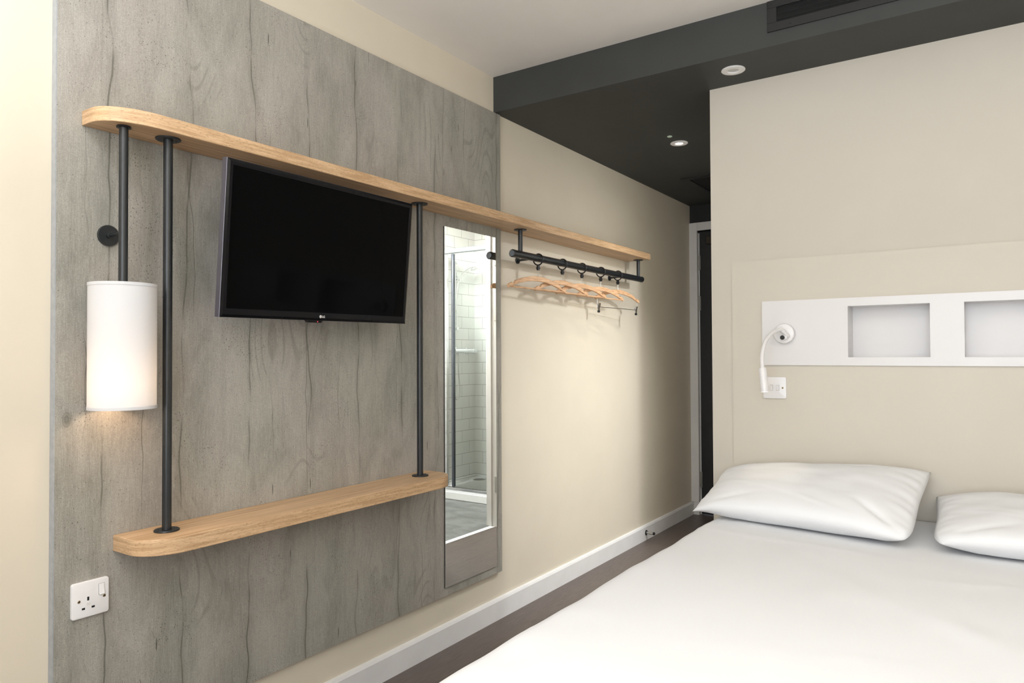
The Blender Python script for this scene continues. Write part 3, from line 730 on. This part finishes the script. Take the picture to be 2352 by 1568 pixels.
for lo, hi in (((bx0, bz0), (bx1, nz0)), ((bx0, nz1), (bx1, bz1)), ((bx0, nz0), (N1[0], nz1)), ((N1[1], nz0), (N2[0], nz1)), ((N2[1], nz0), (bx1, nz1))): bx(bm, (lo[0], yf, lo[1]), (hi[0], yk, hi[1]))
bmesh.ops.remove_doubles(bm, verts=bm.verts, dist=1e-5)
obj('board', bm, M['corian'], t)
for n0_, n1_ in (N1, N2):
    bm = bmesh.new(); d = 2.998; e = .008
    bx(bm, (n0_-e, yk+.0002, nz0-e), (n0_, d, nz1+e)); bx(bm, (n1_, yk+.0002, nz0-e), (n1_+e, d, nz1+e)); bx(bm, (n0_, yk+.0002, nz0-e), (n1_, d, nz0)); bx(bm, (n0_, yk+.0002, nz1), (n1_, d, nz1+e)); bx(bm, (n0_-e, d, nz0-e), (n1_+e, d+e, nz1+e))
    obj('niche_box', bm, M['corian'], t)

# ------------------------------------------------------------------ reading lamp
def reading_lamp(xo, mir, label, lit):
    X = lambda x: xo+(x-1.192)*mir
    t = thing('reading_lamp', label, 'reading lamp', (X(1.192), yf, 1.04))
    zb = 1.264
    bm = bmesh.new(); lathe(bm, (X(1.1965), yf-.0003, zb), (0, -1, 0), [(0, .037), (.004, .0385), (.020, .0385), (.0235, .0370), (.0245, .0345), (.0246, .0001)], 64); obj('base', bm, M['white'], t, smooth=True)
    bm = bmesh.new(); tube(bm, spline([(X(1.2135), yf-.022, zb-.012), (X(1.208), yf-.034, zb-.003), (X(1.200), yf-.046, zb+.008), (X(1.193), yf-.053, zb+.014)], 6), .0088, 20)
    bx(bm, (min(X(1.196), X(1.212)), yf-.040, zb-.022), (max(X(1.196), X(1.212)), yf-.024, zb+.002)); obj('arm_joint', bm, M['white'], t, smooth=True, bevel=.003)
    bm = bmesh.new(); lathe(bm, (X(1.1965), yf-.0245, zb-.016), (0, -1, 0), [(0, .0085), (.018, .0085), (.019, .008)], 28); obj('button_housing', bm, M['white'], t, smooth=True)
    bm = bmesh.new(); lathe(bm, (X(1.1965), yf-.0435, zb-.016), (0, -1, 0), [(0, .0084), (.004, .0084), (.0052, .0075), (.0053, .0001)], 28); obj('push_button', bm, M['black'], t, smooth=True)
    path = spline([(X(1.197), yf-.050, zb+.0135), (X(1.187), yf-.070, zb+.0125), (X(1.171), 2.785, 1.263), (X(1.1585), 2.740, 1.231), (X(1.1545), 2.708, 1.182), (X(1.160), 2.690, 1.130)], 10)
    n = len(path); bm = bmesh.new(); tube(bm, path, [.0070+.0005*i/n for i in range(n)], 20); obj('gooseneck', bm, M['white'], t, smooth='all')
    p0, p1 = Vector((X(1.160), 2.690, 1.134)), Vector((X(1.1695), 2.6835, 1.046)); d = p1-p0; L = d.length
    bm = bmesh.new(); lathe(bm, p0, d, [(0, .0075), (.0002, .0125), (.002, .0135), (L-.012, .0146), (L-.0115, .0143), (L-.011, .0147), (L, .0148), (L, .0125), (L-.003, .0120)], 40, cap=True); obj('lamp_head', bm, M['white'], t, smooth=True)
    bm = bmesh.new(); lathe(bm, p0+d*(1-.0025/L), d, [(0, .0118), (.0008, .0117), (.0009, .0001)], 32); obj('lens', bm, M['lens_on'], t, smooth=True)
    if lit: light('reading_lamp_beam', 'SPOT', p1+d.normalized()*.004, .55, (1, .86, .66), p1+d, spot_size=math.radians(62), spot_blend=.9, shadow_soft_size=.01)
reading_lamp(1.192, 1, 'white gooseneck reading lamp drooping at the left end of the niche board', True)

# ------------------------------------------------------------------ bed, duvet, pillows
BX0, BX1, BY0, BY1, BZ = 1.0, 2.47, .93, 2.885, .597
t = thing('bed', 'double bed under the white sheet, head against the beige wall', 'bed', (1.735, 1.9, 0))
boxobj('mattress', (BX0+.03, BY0+.03, .34), (BX1-.03, BY1-.005, BZ-.022), M['matt'], t, bevel=.04, seg=5)
boxobj('base', (BX0+.04, BY0+.04, .10), (BX1-.04, BY1-.01, .34), plain('bed_base_fabric', (.10, .10, .11), .8), t, bevel=.01)
for x in (BX0+.10, BX1-.10):
    for y in (BY0+.10, BY1-.10):
        bm = bmesh.new(); cyl(bm, (x, y, 0), (x, y, .10), .022, 24, .028); obj('leg', bm, M['black'], t, smooth=True)
def fold(p, c, d, w, h_):      # a soft linear crease
    d = Vector(d).normalized(); q = p-Vector(c); s = q.dot(Vector((-d.y, d.x))); l = q.dot(d)
    return h_*math.exp(-(s/w)**2)*math.exp(-(l/.45)**2)
def duvet():
    NX, NY_, R = 110, 130, .045
    bm = bmesh.new(); G = []
    hang = .42
    def edge_profile(s, width):
        # s: arc distance across from -hang to width+hang; returns (offset, drop)
        arcl = R*math.pi/2
        def side(e):           # e: distance beyond the flat part
            if e <= 0: return (0, 0)
            if e < arcl: a = e/R; return (R*math.sin(a), R*(1-math.cos(a)))
            return (R+.012*math.sin((e-arcl)*4), R+(e-arcl))
        if s < R: o, dz = side(R-s); return (R-o, dz)
        if s > width-R: o, dz = side(s-(width-R)); return (width-R+o, dz)
        return (s, 0)
    wx, wy = BX1-BX0, BY1-BY0
    for i in range(NX+1):
        row = []
        sx = -hang+(wx+2*hang)*i/NX
        for j in range(NY_+1):
            sy = -hang+(wy+hang)*j/NY_
            ox, dx = edge_profile(sx, wx); 
            if sy < R: oy, dy = edge_profile(sy, wy)
            else: oy, dy = sy, 0
            x, y = BX0+ox, BY0+oy; z = BZ-max(dx, dy)
            p2 = Vector((x, y))
            k_ = 1.0 if max(dx, dy) < .01 else .4
            x += .006*noise.noise(Vector((y*3.1, .5, 6)))*(1 if ox < .1 else 0)+.012*max(0, (y-2.3)/.6)*(1 if ox < .1 else 0)
            z += k_*(.0035*noise.noise(Vector((x*2.2, y*2.2, 0)))+.0022*noise.noise(Vector((x*7, y*5, 3))))
            z += k_*(fold(p2, (1.45, 1.45), (1, .32), .005, .0016)+fold(p2, (1.9, 1.75), (1, -.5), .05, .002)+fold(p2, (1.55, 2.0), (1, -.85), .035, .0022)+fold(p2, (1.2, 2.35), (1, -.1), .02, .0025)+fold(p2, (2.0, 2.2), (1, .25), .03, .002)+fold(p2, (1.75, 1.9), (.6, -1), .03, .003))
            if ox < .12: z += .003*math.sin(y*23)*noise.noise(Vector((y*3, 1, 2)))
            row.append(bm.verts.new((x, y, max(z, .16))))
        G.append(row)
    for i in range(NX):
        for j in range(NY_): bm.faces.new((G[i][j], G[i+1][j], G[i+1][j+1], G[i][j+1]))
    o = obj('duvet', bm, M['linen'], smooth='all')
    s = o.modifiers.new('solid', 'SOLIDIFY'); s.thickness = .006; s.offset = -1
    return tag(o, 'plain white duvet spread smoothly over the whole bed', 'duvet')
duvet()

def pillow(label, FL, FR, BL, BR, th, seed, rnd):
    """rnd: how much each corner (FL, FR, BL, BR) is rounded off"""
    FL, FR, BL, BR = map(Vector, (FL, FR, BL, BR)); n = 84
    N = ((FR-FL).cross(BL-FL)).normalized()
    if N.z < 0: N = -N
    bm = bmesh.new(); T, B = {}, {}
    for i in range(n+1):
        for j in range(n+1):
            u, v = -1+2*i/n, -1+2*j/n
            uu_ = u*(1-.040*(1-v*v)); vv_ = v*(1-.070*(1-u*u))      # edges bow inward between the corners
            rr = rnd[(1 if u > 0 else 0)+(2 if v > 0 else 0)]
            k_ = rr*(abs(u)**5)*(abs(v)**5); uu_ *= 1-k_; vv_ *= 1-k_*1.3
            s, q = (uu_+1)/2, (vv_+1)/2
            p = (FL*(1-s)+FR*s)*(1-q)+(BL*(1-s)+BR*s)*q
            fu, fv = max(0, 1-abs(u)**3.4), max(0, 1-abs(v)**3.0)
            hgt = th*(fu**.60)*(fv**.58)
            # the front seam rides up where the filling is thick
            if v < 0: p = p+Vector((0, -.006, .026))*((1-u**4)*abs(v)**4)
            g = math.sin(v*17+seed+2.4*noise.noise(Vector((u*2.5, v*2.5, seed))))*.5+math.sin(v*31+u*6+seed*2)*.3
            endw = math.exp(-((1-abs(u))/.15)**2)
            wr = .0060*g*endw*fu**.35*fv**.3*(1.4 if u > 0 else .7)
            wr += .007*noise.noise(Vector((u*1.8, v*1.4, seed)))*fu*fv+.0030*noise.noise(Vector((u*5+v*2, v*4, seed+4)))*fu*fv
            wr += .0030*math.exp(-((u*.55+v+.62)/.05)**2)*fu*fv*(1 if u > 0 else .3)
            # dents that run diagonally from the front corners
            for cu, cv, du, dv in ((1, -1, -.7, .7), (1, 1, -.8, -.5), (-1, -1, .8, .5)):
                a, b = u-cu, v-cv; l = a*du+b*dv; w_ = a*dv-b*du
                if 0 < l < .9: wr -= .008*math.exp(-(w_/.05)**2)*math.sin(math.pi*min(1, l/.8))**2*min(1, fu*2)*min(1, fv*2)*(1 if cu > 0 else .5)
            p = p+N*(.004*noise.noise(Vector((u*3, v*3, seed+9))))
            T[i, j] = bm.verts.new(p+N*(hgt+wr))
            if 0 < i < n and 0 < j < n:
                pb = p-N*(hgt*.80-wr*.3); pb.z = max(pb.z, BZ+.008); B[i, j] = bm.verts.new(pb)
            else: B[i, j] = T[i, j]
    for i in range(n):
        for j in range(n):
            bm.faces.new((T[i, j], T[i+1, j], T[i+1, j+1], T[i, j+1]))
            try: bm.faces.new((B[i, j], B[i, j+1], B[i+1, j+1], B[i+1, j]))
            except ValueError: pass
    t = thing('pillow', label, 'pillow', tuple((FL+FR)/2), 'white pillows at the head of the bed')
    obj('pillow_body', bm, M['linen'], t, smooth='all')
    return t
pillow('plump white pillow nearest the hall, under the reading lamp', (.962, 2.485, .622), (1.665, 2.385, .618), (.962, 2.862, .722), (1.690, 2.864, .775), .080, 1.3, (0, .10, .03, .02))
pillow('white pillow on the right side of the bed, cut by the picture edge', (1.702, 2.405, .625), (2.42, 2.40, .625), (1.690, 2.866, .690), (2.40, 2.866, .690), .076, 4.7, (.10, .1, .02, .02))

# ------------------------------------------------------------------ doorstop
t = thing('door_stop', 'small steel doorstop with black tip on the skirting board', 'doorstop', (.018, 4.235, .03))
bm = bmesh.new(); lathe(bm, (.0182, 4.235, .048), (1, 0, 0), [(0, .017), (.003, .017), (.0045, .015), (.0046, .0001)], 32); obj('mount_plate', bm, M['metal'], t, smooth=True)
bm = bmesh.new(); cyl(bm, (.022, 4.235, .048), (.066, 4.235, .048), .0078, 24); obj('stem', bm, M['steel'], t, smooth=True)
bm = bmesh.new(); lathe(bm, (.066, 4.235, .048), (1, 0, 0), [(0, .009), (.009, .009), (.012, .006), (.0125, .0001)], 24); obj('rubber_tip', bm, M['black'], t, smooth=True)

# ------------------------------------------------------------------ shower seen in the mirror
SY = 4.545
t = thing('shower_tray', 'raised white shower tray with grey drain seen in the mirror', 'shower tray', (1.57, 4.82, 0))
bm = bmesh.new(); x0, x1, y0, y1 = 1.087, 2.060, SY, 5.106
bx(bm, (x0, y0, 0), (x1, y0+.06, .062)); bx(bm, (x0, y0+.012, .062), (x1, y0+.06, .072)); bx(bm, (x0, y1-.02, 0), (x1, y1, .115)); bx(bm, (x1-.02, y0+.06, 0), (x1, y1-.02, .115)); bx(bm, (x0, y0+.06, 0), (x0+.02, y1-.02, .115)); bx(bm, (x0+.02, y0+.06, 0), (x1-.02, y1-.02, .10))
obj('basin', bm, M['tray'], t, bevel=.006, seg=3)
bm = bmesh.new(); lathe(bm, (1.90, 4.95, .1002), (0, 0, 1), [(0, .055), (.003, .053), (.0031, .0001)], 40); dr = obj('drain_cover', bm, M['steel'], t, smooth=True)
bm = bmesh.new()
for i in range(-4, 5):
    for j in range(-4, 5):
        if i*i+j*j < 19: cyl(bm, (1.90+i*.010, 4.95+j*.010, .1034), (1.90+i*.010, 4.95+j*.010, .1037), .003, 8)
obj('drain_holes', bm, M['hole'], dr)
t = thing('shower_screen', 'chrome framed glass shower door seen in the mirror', 'shower door', (1.57, SY+.02, .072))
bm = bmesh.new(); bx(bm, (1.087, SY+.013, .073), (1.958, SY+.045, .098)); obj('bottom_rail', bm, M['chrome'], t, bevel=.004)
bm = bmesh.new(); cyl(bm, (1.087, SY+.03, 2.045), (2.058, SY+.03, 2.045), .022, 32); obj('top_rail', bm, plain('satin_rail', (.50, .54, .55), .3, .7), t, smooth=True)
bm = bmesh.new(); bx(bm, (1.868, SY+.016, .099), (1.890, SY+.044, 2.02)); obj('door_post', bm, plain('chrome_dark_reflection', (.16, .17, .20), .22, 1.0), t, bevel=.004)  # chrome post, its dark reflection put into the base colour
bm = bmesh.new(); bx(bm, (1.938, SY+.016, .073), (1.962, SY+.044, 2.02)); obj('corner_post', bm, M['chrome'], t, bevel=.004)
bm = bmesh.new(); bx(bm, (1.962, SY+.027, .10), (2.058, SY+.033, 2.02)); obj('side_glass', bm, M['glass'], t)
bm = bmesh.new(); bx(bm, (1.09, SY+.027, .10), (1.868, SY+.033, 2.02)); obj('door_glass', bm, M['glass'], t)
t = thing('shower_mixer', 'chrome shower mixer with riser rail and hand shower in the mirror', 'shower', (2.03, 4.8, .95))
rx, ry = 2.030, 4.800
bm = bmesh.new(); cyl(bm, (rx, ry, 1.40), (rx, ry, 1.99), .009, 20); obj('riser_rail', bm, M['chrome'], t, smooth=True)
for z in (1.41, 1.98):
    bm = bmesh.new(); lathe(bm, (2.0605, ry, z), (-1, 0, 0), [(0, .020), (.008, .020), (.03, .013), (.052, .013)], 28); obj('rail_bracket', bm, M['chrome'], t, smooth=True)
bm = bmesh.new(); lathe(bm, (rx-.04, ry-.005, 1.845), (1, .3, 0), [(0, .012), (.045, .016), (.06, .012)], 24); cyl(bm, (rx, ry, 1.825), (rx, ry, 1.865), .015, 24); obj('head_holder', bm, M['chrome'], t, smooth=True)
bm = bmesh.new(); tube(bm, spline([(rx-.035, ry, 1.83), (rx-.045, ry+.04, 1.88), (rx-.06, ry+.09, 1.925), (rx-.075, ry+.14, 1.945)], 6), [.009]*18+[.012], 16); lathe(bm, (rx-.075, ry+.165, 1.952), (-.25, .1, -1), [(0, .012), (.010, .038), (.020, .040), (.024, .036), (.0245, .0001)], 32); obj('hand_shower', bm, M['chrome'], t, smooth=True)
bm = bmesh.new(); cyl(bm, (rx-.01, ry-.04, 1.218), (rx-.01, ry+.22, 1.218), .021, 32)
lathe(bm, (rx-.01, ry+.22, 1.218), (0, 1, 0), [(0, .021), (.003, .023), (.04, .023), (.043, .019), (.0431, .0001)], 32)
for y in (ry+.03, ry+.18): lathe(bm, (2.0605, y, 1.218), (-1, 0, 0), [(0, .030), (.006, .030), (.02, .014), (.035, .014)], 28)
obj('mixer_bar', bm, M['chrome'], t, smooth=True)
bm = bmesh.new(); tube(bm, spline([(rx-.01, ry+.02, 1.197), (rx-.012, ry+.015, 1.05), (rx-.02, ry+.02, .87), (rx-.02, ry-.02, .80), (rx-.02, ry-.06, .90), (rx-.025, ry-.075, 1.3), (rx-.035, ry-.03, 1.7), (rx-.036, ry, 1.825)], 10), .0065, 12); obj('hose', bm, M['steel'], t, smooth='all')
